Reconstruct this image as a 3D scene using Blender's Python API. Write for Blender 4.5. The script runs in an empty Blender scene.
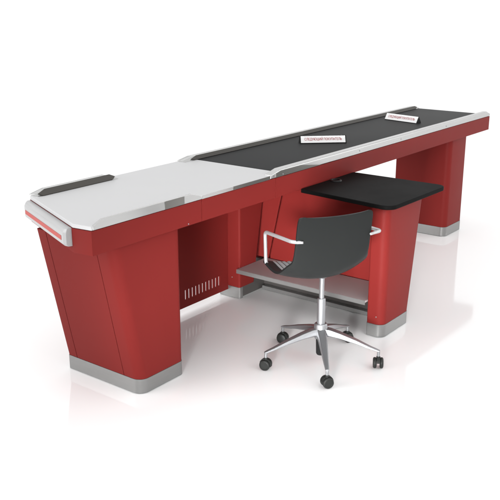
import bpy, bmesh, math
from mathutils import Vector, Matrix
S = bpy.context.scene
C = S.collection
R = math.radians

# ------------------------------------------------------------------ materials
def lin(r, g, b):
    f = lambda c: (c/255/12.92) if c/255 <= .04045 else ((c/255+.055)/1.055)**2.4
    return (f(r), f(g), f(b), 1)

def mat(name, col, rough=.4, metal=0, spec=.5, coat=0, noise=None, bump=0, bscale=300, stretch=None, vary=.04):
    m = bpy.data.materials.new(name); m.use_nodes = True
    nt = m.node_tree; p = nt.nodes['Principled BSDF']
    p.inputs['Base Color'].default_value = col
    p.inputs['Roughness'].default_value = rough
    p.inputs['Metallic'].default_value = metal
    p.inputs['Specular IOR Level'].default_value = spec
    p.inputs['Coat Weight'].default_value = coat
    p.inputs['Coat Roughness'].default_value = .08
    tc = nt.nodes.new('ShaderNodeTexCoord'); mp = nt.nodes.new('ShaderNodeMapping')
    nt.links.new(tc.outputs['Object'], mp.inputs['Vector'])
    if stretch: mp.inputs['Scale'].default_value = stretch
    n = nt.nodes.new('ShaderNodeTexNoise'); n.inputs['Scale'].default_value = noise or 6
    n.inputs['Detail'].default_value = 5
    nt.links.new(mp.outputs[0], n.inputs['Vector'])
    # roughness and a faint tint variation
    mr = nt.nodes.new('ShaderNodeMapRange')
    mr.inputs['To Min'].default_value = max(0, rough-(.02 if metal > .3 else .06)); mr.inputs['To Max'].default_value = rough+(.02 if metal > .3 else .06)
    nt.links.new(n.outputs['Fac'], mr.inputs['Value']); nt.links.new(mr.outputs[0], p.inputs['Roughness'])
    mx = nt.nodes.new('ShaderNodeMix'); mx.data_type = 'RGBA'
    mx.inputs['A'].default_value = tuple(c*(1-vary) for c in col[:3])+(1,)
    mx.inputs['B'].default_value = tuple(min(1, c*(1+vary)) for c in col[:3])+(1,)
    nt.links.new(n.outputs['Fac'], mx.inputs['Factor']); nt.links.new(mx.outputs['Result'], p.inputs['Base Color'])
    if bump:
        n2 = nt.nodes.new('ShaderNodeTexNoise'); n2.inputs['Scale'].default_value = bscale
        nt.links.new(mp.outputs[0], n2.inputs['Vector'])
        b = nt.nodes.new('ShaderNodeBump'); b.inputs['Strength'].default_value = bump; b.inputs['Distance'].default_value = .001
        nt.links.new(n2.outputs['Fac'], b.inputs['Height']); nt.links.new(b.outputs[0], p.inputs['Normal'])
    return m

M = dict(
    red=mat('red_powder_coat', (.166, .0172, .0152, 1), .44, spec=.06, bump=.12, bscale=900),
    white=mat('white_laminate', (.50, .50, .505, 1), .42, spec=.2, vary=.01),
    rim=mat('pale_steel_rim', (.47, .47, .465, 1), .26, metal=.7, stretch=(1, 25, 25), noise=8),
    steel=mat('brushed_plinth_steel', (.24, .24, .236, 1), .36, metal=.6, stretch=(.6, .6, 30), noise=14, vary=.08),
    dark=mat('dark_rim_reflection', (.055, .051, .045, 1), .42, spec=.25),
    rim_reflection=mat('grey_rim_reflection', (.17, .165, .155, 1), .24, metal=.6),
    belt=mat('conveyor_belt', (.024, .0245, .025, 1), .55, spec=.07, noise=2.2, bump=.3, bscale=700, vary=.22),
    desk=mat('black_laminate', (.006, .006, .006, 1), .5, spec=.02, bump=.1, bscale=600),
    black=mat('black_plastic', (.008, .008, .008, 1), .45, spec=.25),
    shell=mat('charcoal_plastic', (.0135, .0145, .0142, 1), .40, spec=.10, bump=.08, bscale=900),
    sheen=mat('grey_painted_sheen', (.34, .345, .35, 1), .35),
    chrome=mat('satin_chrome', (.31, .315, .325, 1), .36, metal=.8),
    arm=mat('pale_grey_enamel', (.38, .38, .385, 1), .28, metal=.4),
    shelf=mat('grey_sheet_steel', (.42, .41, .408, 1), .42, metal=.15, stretch=(30, .7, 30), noise=10),
    frame=mat('dark_steel_frame', (.10, .094, .090, 1), .4, metal=.5),
    bumper=mat('pale_grey_plastic', (.36, .36, .362, 1), .32),
    stripe=mat('salmon_stripe', (.40, .062, .052, 1), .4, spec=.2),
    paper=mat('white_label', (.80, .80, .80, 1), .5, spec=.2, vary=.005),
    ink=mat('red_lettering', (.36, .02, .03, 1), .5, spec=.2),
    rubber=mat('caster_rubber', (.016, .017, .016, 1), .5, spec=.25),
    floor=mat('white_gloss_floor', (.90, .899, .899, 1), .05, spec=.55, noise=1.2, vary=.004),
)

# ------------------------------------------------------------------ helpers
def obj(name, bm, m, parent=None, bevel=0, segs=3, smooth=True, angle=35, sub=0):
    bmesh.ops.recalc_face_normals(bm, faces=bm.faces)
    me = bpy.data.meshes.new(name); bm.to_mesh(me); bm.free()
    o = bpy.data.objects.new(name, me); C.objects.link(o)
    me.materials.append(m)
    if parent: o.parent = parent
    if smooth:
        for p in me.polygons: p.use_smooth = True
        try: me.set_sharp_from_angle(angle=R(angle))
        except Exception: pass
    if bevel:
        b = o.modifiers.new('bevel', 'BEVEL'); b.width = bevel; b.segments = segs; b.limit_method = 'ANGLE'; b.angle_limit = R(30)
        b.harden_normals = True
    if sub:
        s = o.modifiers.new('sub', 'SUBSURF'); s.levels = s.render_levels = sub
    return o

def thing(name, label, cat, loc=(0, 0, 0), rz=0):
    o = bpy.data.objects.new(name, None); C.objects.link(o); o.empty_display_size = .1
    o.location = loc; o.rotation_euler = (0, 0, rz); o['label'] = label; o['category'] = cat
    return o

def box(bm, x0, x1, y0, y1, z0, z1):
    v = [bm.verts.new((x, y, z)) for z in (z0, z1) for x, y in ((x0, y0), (x1, y0), (x1, y1), (x0, y1))]
    for f in ((3, 2, 1, 0), (4, 5, 6, 7), (0, 1, 5, 4), (1, 2, 6, 5), (2, 3, 7, 6), (3, 0, 4, 7)):
        bm.faces.new([v[i] for i in f])
    return v

def bx(*a):
    bm = bmesh.new(); box(bm, *a); return bm

def loft(rings, bm=None, cap=True):
    bm = bm or bmesh.new()
    L = [[bm.verts.new(p) for p in r] for r in rings]
    n = len(L[0])
    for a, b in zip(L, L[1:]):
        for i in range(n):
            bm.faces.new((a[i], a[(i+1) % n], b[(i+1) % n], b[i]))
    if cap:
        bm.faces.new(L[0][::-1]); bm.faces.new(L[-1])
    return bm

def rounded(poly, rads, n=6):
    """polygon corners replaced by arcs; rads is a number or one number per corner"""
    out = []; k = len(poly)
    if not isinstance(rads, (list, tuple)): rads = [rads]*k
    for i in range(k):
        p = Vector(poly[i]); a = Vector(poly[i-1]); b = Vector(poly[(i+1) % k]); r = rads[i]
        if r <= 0: out.append(tuple(p)); continue
        u = (a-p).normalized(); v = (b-p).normalized()
        ang = u.angle(v); d = r/math.tan(ang/2)
        c = p+(u+v).normalized()*(r/math.sin(ang/2))
        s = p+u*d-c; e = p+v*d-c
        a0 = math.atan2(s.y, s.x); da = math.atan2(e.y, e.x)-a0
        while da > math.pi: da -= 2*math.pi
        while da < -math.pi: da += 2*math.pi
        for j in range(n+1):
            t = a0+da*j/n; out.append((c.x+r*math.cos(t), c.y+r*math.sin(t)))
    return out

def slab(poly, z0, z1, bm=None):
    return loft([[(x, y, z0) for x, y in poly], [(x, y, z1) for x, y in poly]], bm)

def catmull(P, n=8, closed=False):
    P = [Vector(p) for p in P]; out = []
    for i in range(len(P)-1):
        a = P[max(i-1, 0)]; b = P[i]; c = P[i+1]; d = P[min(i+2, len(P)-1)]
        for j in range(n):
            t = j/n
            out.append(.5*((2*b)+(c-a)*t+(2*a-5*b+4*c-d)*t*t+(3*b-a-3*c+d)*t**3))
    out.append(P[-1]); return out

def tube(P, rad, bm=None, n=14):
    """sweep a circle (radius number or function of 0..1) along a point list"""
    P = [Vector(p) for p in P]; rings = []; up = None
    for i, p in enumerate(P):
        t = (P[min(i+1, len(P)-1)]-P[max(i-1, 0)]).normalized()
        if up is None:
            up = t.orthogonal().normalized()
        up = (up-t*up.dot(t)).normalized(); s = t.cross(up)
        r = rad(i/(len(P)-1)) if callable(rad) else rad
        rings.append([tuple(p+up*(r*math.cos(2*math.pi*k/n))+s*(r*math.sin(2*math.pi*k/n))) for k in range(n)])
    return loft(rings, bm)

def lathe(prof, n=28, bm=None, M4=None):
    """prof: (radius, height) pairs turned about Z"""
    rings = []
    for r, h in prof:
        ring = [Vector((r*math.cos(2*math.pi*k/n), r*math.sin(2*math.pi*k/n), h)) for k in range(n)]
        rings.append([tuple(M4 @ v) if M4 else tuple(v) for v in ring])
    return loft(rings, bm)

# ------------------------------------------------------------------ floor
f = obj('floor', slab([(-60, -60), (60, -60), (400, 400), (-60, 400)], -.05, 0), M['floor'], smooth=False)
f['kind'] = 'structure'

# ------------------------------------------------------------------ checkout counter
K = thing('checkout_counter', 'long red supermarket checkout counter with dark conveyor belt and black side desk', 'checkout counter')
Z0, Z1, ZP, ZR = .744, .850, .868, .889
W = .645
XS1, XS2, XE = .680, 1.271, 4.162
END = [(0, 0), (-.013, .098), (.196, .632), (.23, W)]          # the slanted near end, front to rear

def plan(x1, near=False, x0=0, inset=0):
    if near:
        return [(x1, inset), (x1, W-inset)] + [(x+inset, y+(inset if y == 0 else (-inset if y == W else 0))) for x, y in END[::-1]]
    return [(x0, inset), (x1, inset), (x1, W-inset), (x0, W-inset)]

G = .0018
a = obj('apron', slab(plan(XS1-G, True), Z0, Z1-.0015), M['red'], K, .0005, 1)
obj('apron', slab(plan(XS2-G, x0=XS1+G), Z0, Z1-.0015), M['red'], K, .0005, 1)
a3 = obj('apron', slab(plan(XE, x0=XS2+G), Z0, Z1-.0015), M['red'], K, .0005, 1)
def screw(x, y, z, parent, axis='y', r=.0035):
    rot = Matrix.Translation((x, y, z)) @ (Matrix.Rotation(R(90), 4, 'X') if axis == 'y' else Matrix.Rotation(R(-90), 4, 'Y'))
    obj('screw', lathe([(.0005, .0025), (r*.6, .0024), (r, .0012), (r, -.003), (.0005, -.003)], 14, None, rot), M['chrome'], parent)
screw(.585, 0, .752, a)

# white top plate of the two near sections
BX = 1.335
top = obj('top_plate', slab(rounded([(BX-.005, .0005), (BX-.005, W-.001), (.232, W-.001), (.196, .631), (-.012, .098), (.001, .0005)], [0, 0, .02, .02, .01, .004]), Z1, ZP), M['white'], K, .003, 2)

# long rails: cross-section in (y, z), with ends that ramp down
def rail(name, sec, x0, x1, r0, r1, m, parent=K, low=.15, bevel=.003):
    zb = min(z for y, z in sec)
    def ring(x, k): return [(x, y, zb+(z-zb)*k) for y, z in sec]
    rs = []
    rs.append(ring(x0, low if r0 else 1))
    if r0: rs.append(ring(x0+r0, 1))
    if r1: rs.append(ring(x1-r1, 1))
    rs.append(ring(x1, low if r1 else 1))
    return obj(name, loft(rs), m, parent, bevel, 2)

g = .0025
# near section, cashier side rim
r1 = rail('rim', [(-.002, Z1+.001), (.013, Z1+.001), (.011, ZR), (-.0005, ZR)], .010, XS1-.002, .052, .07, M['rim'], bevel=.0015, low=.42)
obj('painted_reflection', loft([[(x, -.0042, Z1+.002), (x, -.0024, Z1+.002), (x, -.0024, ZR-.002), (x, -.0042, ZR-.002)] for x in (.432, .557)]), M['rim_reflection'], r1)  # dark reflection in the polished rim, painted as a grey strip
# second section, low edge trim with a dark reflection painted as a grey strip
e2 = obj('edge_trim', bx(XS1+.002, XS2-.06, -.0022, .0002, Z1+.001, ZP-.001), M['rim'], K)
obj('painted_reflection', bx(.912, XS2-.055, -.0042, -.0024, Z1+.001, ZP+.0005), M['rim_reflection'], e2)
# belt section, cashier side rim
SEC = [(-.002, Z1+.001), (.043, Z1+.001), (.043, ZR-.006), (.036, ZR+.002), (.006, ZR+.002), (-.002, ZR-.004)]
r3 = rail('rim', SEC, 1.225, XE-.002, .085, .06, M['rim'], low=.5)
obj('painted_reflection', loft([[(1.268, y, Z1+.002), (1.70, y, Z1+.002), (1.50, y, ZR-.007), (1.315, y, ZR-.007), (1.268, y, ZR-.017)] for y in (-.0042, -.0024)]), M['rim_reflection'], r3)  # slant-ended dark reflection, put into the colour of a thin strip
for x in (2.13, 2.66, 3.35, 1.24, 1.33):
    screw(x, -.0024 if x > 1.5 else -.0042, .868 if x > 1.5 else .861, r3)
# rear rims with dark reflections painted on the sloped inner faces
def rear(x0, x1, ra, rb, d0, d1, zt, yt, yb=.588):
    RS = [(yb, ZP+.0005), (W+.002, ZP+.0005), (W+.002, zt-.008), (W-.006, zt), (yt, zt)]
    o = rail('rim', RS, x0, x1, ra, rb, M['rim'], low=.3, bevel=0)
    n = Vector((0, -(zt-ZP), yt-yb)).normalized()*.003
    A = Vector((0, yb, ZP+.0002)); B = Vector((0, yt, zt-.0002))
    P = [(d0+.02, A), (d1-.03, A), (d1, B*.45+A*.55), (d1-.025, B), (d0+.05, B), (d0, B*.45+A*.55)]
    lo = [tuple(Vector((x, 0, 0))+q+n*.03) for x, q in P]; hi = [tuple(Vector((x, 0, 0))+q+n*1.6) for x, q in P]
    obj('painted_reflection', loft([lo, hi]), M['dark'], o)  # dark reflection on the steel inner face, painted as a strip
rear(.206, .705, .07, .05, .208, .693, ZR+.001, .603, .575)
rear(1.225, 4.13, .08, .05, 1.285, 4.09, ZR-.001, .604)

# conveyor belt
bm = bmesh.new()
prof = [(BX, ZP-.012), (BX+.006, ZP-.003), (BX+.016, ZP), (4.115, ZP), (4.135, ZP-.005), (4.148, Z1+.001), (BX, Z1+.001)]
bl = loft([[(x, y, z) for x, z in prof] for y in (.0445, .6000)])
obj('conveyor_belt', bl, M['belt'], K)
obj('end_roller_cover', bx(4.149, XE-.002, .0445, W-.004, Z1+.0005, ZP-.006), M['rim'], K, .003, 2)

# near end bumper along the slanted end
d = Vector((.196+.013, .632-.098, 0)); Ld = d.length; d.normalize(); nrm = Vector((-d.y, d.x, 0))
F4 = Matrix(((d.x, nrm.x, 0, -.013), (d.y, nrm.y, 0, .098), (0, 0, 1, 0), (0, 0, 0, 1)))
sec = rounded([(-.003, .770), (.026, .770), (.034, .780), (.034, .830), (.024, .849), (-.003, .848)], [.002, .012, .012, .016, .014, .002], 5)
def pr(t0, t1, s, k=1): return [[tuple(F4 @ Vector((t, y*kk, z))) for y, z in s] for t, kk in ((t0, .72), (t0+.014, 1), (t1-.014, 1), (t1, .72))]
bp = obj('bumper', loft(pr(.012, Ld-.008, sec)), M['bumper'], K, .004, 3)
st = loft([[tuple(F4 @ Vector((t, y, z))) for y, z in ((.0310, .793), (.0353, .793), (.0353, .812), (.0310, .812))] for t in (.045, Ld-.034)])
obj('stripe', st, M['stripe'], bp)

# legs: tapered boxes with rounded corners over a steel plinth
def leg_ring(x0, x1, y0, y1, z, r, grooves=(), n=7):
    P = rounded([(x0, y0), (x1, y0), (x1, y1), (x0, y1)], [r, r*.6, .012, .012], n)
    # P ends with the (x0,y1) corner arc, then closes along the x0 side back to (x0,y0)
    for gy in sorted(grooves, reverse=True):
        P += [(x0, gy+.0016), (x0+.007, gy+.0016), (x0+.007, gy-.0016), (x0, gy-.0016)]
    return [(x, y, z) for x, y in P]

def leg(bot, topb, r, zt=Z0-.001, hp=.073, grooves=(), parent=K, px=None):
    x0, x1, y0, y1 = bot; X0, X1, Y0, Y1 = topb
    o = obj('leg', loft([leg_ring(x0, x1, y0, y1, hp, r, grooves), leg_ring(X0, X1, Y0, Y1, zt, r, grooves)]), M['red'], parent, angle=40)
    e = .0015; x1 = px or x1
    obj('plinth', loft([leg_ring(x0-e, x1+e, y0-e, y1+e, .003, r+e), leg_ring(x0-e, x1+e, y0-e, y1+e, hp-.001, r+e)]), M['steel'], o, angle=40)
    return o
leg((.268, .5625, .030, .523), (.134, .5625, .030, .523), .048, grooves=(.137, .458))
leg((3.525, 3.823, .030, .47), (3.525, 3.823, .030, .47), .045)
m = leg((1.53, 1.672, .442, .60), (1.53, 1.790, .442, .60), .012, px=1.562)
screw(1.5296, .50, .13, m, 'x')

# louvred rear panel: slots are real openings
bm = bmesh.new()
vx0, vx1, vz0, vz1, n = 1.137, 1.466, .092, .152, 11
Yp = (.530, .540)
box(bm, .5645, 1.5285, *Yp, .048, vz0); box(bm, .5645, 1.5285, *Yp, vz1, Z0-.001)
pit = (vx1-vx0)/n; sw = pit*.50
box(bm, .5645, vx0, *Yp, vz0, vz1)
for i in range(n):
    s = vx0+i*pit+sw
    box(bm, s, vx0+(i+1)*pit if i < n-1 else 1.5285, *Yp, vz0, vz1)
bmesh.ops.remove_doubles(bm, verts=bm.verts, dist=1e-5)
vp = obj('louvred_panel', bm, M['red'], K, smooth=False)
obj('panel_lip', bx(.5645, 1.5285, .5402, .560, .048, .052), M['red'], vp, smooth=False)

# knee-side panels of the desk bay, with the slanted joint between them
def quad_panel(name, P, x0, x1, m, parent=K, bevel=.002):
    return obj(name, loft([[(x0, y, z) for y, z in P], [(x1, y, z) for y, z in P]]), m, parent, bevel, 2)
def gy(z): return .329+(.589-z)*(.079/.354)          # joint line
quad_panel('backing_panel', [(.60, .003), (.60, Z0-.001), (-.42, Z0-.018), (-.42, .003)], 1.845, 1.850, M['red'])
DP = quad_panel('modesty_panel', [(gy(Z0)-.006, Z0-.017), (-.434, Z0-.017), (-.434, .2012), (gy(.2012)-.006, .2012)], 1.792, 1.800, M['red'])
quad_panel('side_panel', [(.60, .2), (.60, Z0-.001), (gy(Z0)+.006, Z0-.001), (gy(.2)+.006, .2)], 1.792, 1.800, M['red'])
obj('base_panel', bx(1.792, 1.81, -.431, .60, .004, .184), M['frame'], K, .002, 2)
obj('base_panel', bx(1.566, 1.7905, .452, .462, .004, .184), M['frame'], K, .002, 2)
obj('base_rail', bx(1.752, 1.7915, -.431, .44, .003, .028), M['steel'], K, .003, 2)
sh = bmesh.new(); box(sh, 1.497, 1.791, -.4305, .4405, .188, .200)
fr = obj('footrest', sh, M['shelf'], K, .0025, 2)
obj('lip', bx(1.4945, 1.4968, -.4305, .4405, .176, .1995), M['steel'], fr)

# side desk
o = leg((1.516, 1.816, -.529, -.432), (1.516, 1.925, -.529, -.432), .042, zt=.727)
screw(1.5155, -.49, .115, o, 'x')
DT = obj('desk_top', slab(rounded([(1.503, -.0025), (1.432, -.588), (2.062, -.602), (2.066, -.0025)], [.004, .055, .055, .004], 8), .728, .750), M['desk'], K, .004, 3)
obj('grommet', lathe([(.022, .7502), (.024, .7565), (.033, .7560), (.035, .7502)], 28, None, Matrix.Translation((1.795, -.045, 0))), M['black'], DT)
obj('apron_bracket', bx(1.55, 2.0, .003, .06, .70, Z0-.0015), M['red'], K) if False else None

# ------------------------------------------------------------------ next customer bars on the belt
def bar(label, A, B, margin):
    A = Vector(A); B = Vector(B); L = (B-A).length; u = (B-A).normalized()
    t = thing('divider_bar', label, 'divider bar', ((A+B)/2).to_tuple(), math.atan2(u.y, u.x))
    t['group'] = 'next customer bars on the belt'
    h, w = .050, .058
    sec = rounded([(-w/2, 0), (w/2, 0), (0, h)], .003, 4)
    b = obj('prism', loft([[(x, y, z) for y, z in sec] for x in (-L/2, L/2)]), M['black'], t)
    # white label lying on the face turned to the cashier (local -y)
    up = Vector((0, w/2, h)).normalized(); nn = Vector((0, -h, w/2)).normalized()
    o0 = Vector((0, -w/2, 0)); fl = math.hypot(w/2, h)
    mx, mz = margin
    def q(x, s, k): return tuple(o0+Vector((x, 0, 0))+up*s+nn*k)
    x0, x1, s0, s1 = -L/2+mx, L/2-mx, mz, fl-mz-.001
    lab = obj('label', loft([[q(x0, s0, k), q(x1, s0, k), q(x1, s1, k), q(x0, s1, k)] for k in (.0004, .0014)]), M['paper'], t, smooth=False)
    c = bpy.data.curves.new('lettering', 'FONT'); c.body = 'СЛЕДУЮЩИЙ ПОКУПАТЕЛЬ'; c.align_x = 'CENTER'; c.align_y = 'CENTER'; c.extrude = .01; c.offset = 0
    tmp = bpy.data.objects.new('lettering', c); C.objects.link(tmp)
    bpy.context.view_layer.update()
    me = bpy.data.meshes.new_from_object(tmp.evaluated_get(bpy.context.evaluated_depsgraph_get()))
    bpy.data.objects.remove(tmp)
    xs = [v.co.x for v in me.vertices]; wd = max(xs)-min(xs); k = (x1-x0)*.84/wd
    for v in me.vertices:
        p = v.co.copy()
        v.co = o0+Vector((p.x*k, 0, 0))+up*((s0+s1)/2+p.y*k*1.4)+nn*(.0022+max(-.0002, min(.0002, p.z)))
    me.materials.clear(); me.materials.append(M['ink'])
    l = bpy.data.objects.new('lettering', me); C.objects.link(l); l.parent = lab
    return t
ZB = ZP+.0004
bar('black bar whose white label faces squarely forward, nearer the white counter top', (2.128, .431, ZB), (2.330, .215, ZB), (.007, .006))
bar('black bar set straight across the belt near its far end, with its black end visible', (3.405, .500, ZB), (3.348, .212, ZB), (.002, .004))

# ------------------------------------------------------------------ swivel chair
TH = 61
CH = thing('swivel_chair', 'charcoal plastic swivel chair with pale tube arms on a chrome five-star base', 'chair', (1.085, -.415, 0), R(TH-90))
# moulded shell: profile (forward, height) from the seat front over the bend to the top of the back
PR = [(.150, .474, .170), (.137, .490, .186), (.08, .496, .202), (.0, .490, .210), (-.08, .488, .214), (-.145, .503, .214), (-.185, .540, .214),
      (-.205, .600, .214), (-.219, .680, .212), (-.232, .765, .211), (-.2385, .800, .208), (-.2405, .812, .199), (-.241, .815, .183)]
PP = catmull([(a, b, c) for a, b, c in PR], 5)
def shell_pt(i, s):
    f, z, hw = PP[i]
    t = i/(len(PP)-1)
    back = max(0, min(1, (t-.38)/.2)); back = back*back*(3-2*back)
    cen = -.066
    e = abs(s)**2.2
    tx = (1-.10*back*abs(s)**3)
    return Vector((cen+hw*s*tx, f+back*.007*e, z+(1-back)*.030*e+back*.011*s*s+.042*e*math.exp(-((t-.47)/.12)**2)))
NU = 24
bm = bmesh.new()
grid = [[bm.verts.new(shell_pt(i, -1+2*j/NU)) for j in range(NU+1)] for i in range(len(PP))]
for i in range(len(PP)-1):
    for j in range(NU):
        bm.faces.new((grid[i][j], grid[i][j+1], grid[i+1][j+1], grid[i+1][j]))
shell = obj('seat_shell', bm, M['shell'], CH, angle=80)
bm = bmesh.new(); rows = []
for i in range(4, 27):
    k = (i-4)/22; row = []
    for j in range(97):
        u = -.84+1.68*j/96; p = shell_pt(i, u)
        edge = min(1, k*9, (1-k)*9, (j/96)*10, (1-j/96)*10)
        row.append(bm.verts.new(p+Vector((0, 0, .0085*edge+.0028*math.cos(u*44)*edge))))
    rows.append(row)
for a_, b_ in zip(rows, rows[1:]):
    for j in range(96): bm.faces.new((a_[j], a_[j+1], b_[j+1], b_[j]))
obj('seat_reflection', bm, M['sheen'], CH, angle=80)  # pale ribbed sheet added to paint reflections on the glossy seat
s = shell.modifiers.new('solid', 'SOLIDIFY'); s.thickness = .012; s.offset = 0
s = shell.modifiers.new('bevel', 'BEVEL'); s.width = .004; s.segments = 2; s.limit_method = 'ANGLE'; s.angle_limit = R(50)

def arc_path(P, r=.03, n=6):
    """straight legs with rounded bends"""
    P = [Vector(p) for p in P]; out = [P[0]]
    for a, b, c in zip(P, P[1:], P[2:]):
        u = (a-b).normalized(); v = (c-b).normalized(); d = min(r, (a-b).length*.45, (c-b).length*.45)
        p0 = b+u*d; p1 = b+v*d
        for k in range(n+1):
            t = k/n; out.append(p0*(1-t)**2+b*2*t*(1-t)+p1*t*t)
    out.append(P[-1]); return out
for sg, bk in ((-1, -.232), (1, .115)):
    xo = -.038+sg*.230
    P = [(bk, -.238, .712), (xo, -.200, .709), (xo-sg*.0, .085, .682), (xo-sg*.004, .082, .520), (xo-sg*.09, .07, .478)]
    obj('armrest', tube(arc_path(P, .022), lambda t: .0085 if t > .04 else .006), M['arm'], CH, angle=60)
obj('seat_plate', lathe([(.001, .474), (.045, .474), (.05, .466), (.025, .446), (.001, .436)], 28, None, Matrix.Translation((-.0, -.0, 0))), M['chrome'], CH)
gl = obj('gas_lift', lathe([(.001, .44), (.0125, .44), (.0125, .335), (.001, .335)], 24), M['chrome'], CH)
obj('column', lathe([(.001, .336), (.017, .336), (.0205, .331), (.0205, .17), (.001, .17)], 24), M['chrome'], gl)
obj('hub', lathe([(.001, .204), (.028, .204), (.033, .197), (.036, .138), (.030, .126), (.001, .126)], 28), M['chrome'], CH)
obj('column_foot', lathe([(.001, .150), (.024, .150), (.021, .045), (.017, .036), (.001, .036)], 20), M['black'], CH)

def legmesh():
    # rises along +x local: blade section, broad at the hub, slim at the tip
    st = [(.018, .170, .025, .042), (.05, .168, .025, .038), (.10, .156, .0225, .030), (.18, .131, .018, .021), (.25, .105, .0135, .014), (.283, .095, .0115, .011), (.297, .090, .0095, .009)]
    rings = []
    for x, z, w, h in st:
        sec = rounded([(-w, z-h*.5), (-w*.75, z+h*.25), (w*.75, z+h*.25), (w, z-h*.5), (w*.55, z-h*.75), (-w*.55, z-h*.75)], .003, 3)
        rings.append([(x, y, zz) for y, zz in sec])
    bm = loft(rings)
    tube([(.290, 0, .091), (.291, 0, .082), (.291, 0, .058)], .0075, bm)
    return bm
def castermesh():
    bm = bmesh.new(); r = .027; cx = .291
    X = Matrix.Rotation(R(90), 4, 'X')
    for y in (-.0165, .0165):
        T = Matrix.Translation((0, y, r)) @ X
        lathe([(.004, -.0085), (r*.80, -.0085), (r*.95, -.006), (r, -.0025), (r, .0025), (r*.95, .006), (r*.80, .0085), (r*.72, .0085), (r*.66, .0065), (.004, .0065)], 28, bm, T)
    # hood over the two wheels, and the neck that takes the stem
    hood = []
    for k in range(9):
        a_ = R(-10+k*22); hood.append(((r+.004)*math.cos(a_), r+(r+.004)*math.sin(a_)))
    inner = [(x*.75, (z-r)*.75+r) for x, z in hood[::-1]]
    loft([[(x, y, z) for x, z in hood+inner] for y in (-.0075, .0075)], bm)
    lathe([(.010, .040), (.010, .060), (.007, .063), (.001, .063)], 16, bm)
    for v in bm.verts: pass
    return bm
L0 = obj('star_leg', legmesh(), M['chrome'], CH, angle=40)
c0 = obj('caster', castermesh(), M['rubber'], L0, angle=40); c0.location = (.291, 0, 0)
LA = [3, 75, 147, 219, 291]; CR = [147, 25, 138, 106, 101]
for k, (an, cr) in enumerate(zip(LA, CR)):
    if k == 0: o, c = L0, c0
    else:
        o = L0.copy(); C.objects.link(o); o.parent = CH
        c = c0.copy(); C.objects.link(c); c.parent = o
    o.rotation_euler.z = R(an-(TH-90)); c.rotation_euler.z = R(cr)

# ------------------------------------------------------------------ camera
cam = bpy.data.cameras.new('camera'); co = bpy.data.objects.new('camera', cam); C.objects.link(co)
yaw, pit = R(52.7289), R(17.1928)
fw = Vector((math.sin(yaw)*math.cos(pit), math.cos(yaw)*math.cos(pit), -math.sin(pit)))
co.location = (-2.1341, -2.4236, 1.751)
co.rotation_euler = fw.to_track_quat('-Z', 'Y').to_euler()
cam.sensor_width = 36; cam.lens = 821.163/500*36; cam.clip_end = 2000; cam.clip_start = .05
S.camera = co

# ------------------------------------------------------------------ light: a white studio
w = bpy.data.worlds.new('World'); S.world = w; w.use_nodes = True
nt = w.node_tree; bg = nt.nodes['Background']
# pale studio walls all round, with an unlit dark side behind the photographer
tc = nt.nodes.new('ShaderNodeTexCoord'); dt = nt.nodes.new('ShaderNodeVectorMath'); dt.operation = 'DOT_PRODUCT'
dt.inputs[1].default_value = (-.72, -.69, 0)
mr = nt.nodes.new('ShaderNodeMapRange'); mr.interpolation_type = 'SMOOTHSTEP'
for k, v in (('From Min', .10), ('From Max', .80), ('To Min', 1.13), ('To Max', .92)): mr.inputs[k].default_value = v
nt.links.new(tc.outputs['Generated'], dt.inputs[0]); nt.links.new(dt.outputs['Value'], mr.inputs['Value'])
nt.links.new(mr.outputs[0], bg.inputs['Strength']); bg.inputs['Color'].default_value = (1, 1, 1, 1)
def area(name, loc, aim, size, power, col=(1, 1, 1), sy=None):
    l = bpy.data.lights.new(name, 'AREA'); l.energy = power; l.size = size; l.color = col
    if sy: l.shape = 'RECTANGLE'; l.size_y = sy
    o = bpy.data.objects.new(name, l); C.objects.link(o); o.location = loc
    o.rotation_euler = (Vector(aim)-Vector(loc)).to_track_quat('-Z', 'Y').to_euler(); return o
area('side_softbox', (-4.6, 3.5, 2.5), (.8, 0, .4), 4.6, 260, sy=4.0)
area('front_softbox', (6.6, -3.4, 2.0), (3.0, 0, .5), 3.2, 60, sy=2.8)
area('overhead_fill', (.7, -4.6, 3.7), (1.0, 0, .2), 4.0, 62)  # added fill lamp, lifts the floor under the counter
area('grid_fill', (-2.4, -2.0, .58), (1.78, .05, .42), .9, 11.5, sy=.5).data.spread = R(25)  # added narrow fill lamp, brightens the desk bay panels

S.view_settings.view_transform = 'Standard'; S.view_settings.look = 'None'; S.view_settings.gamma = 1; S.view_settings.exposure = 0
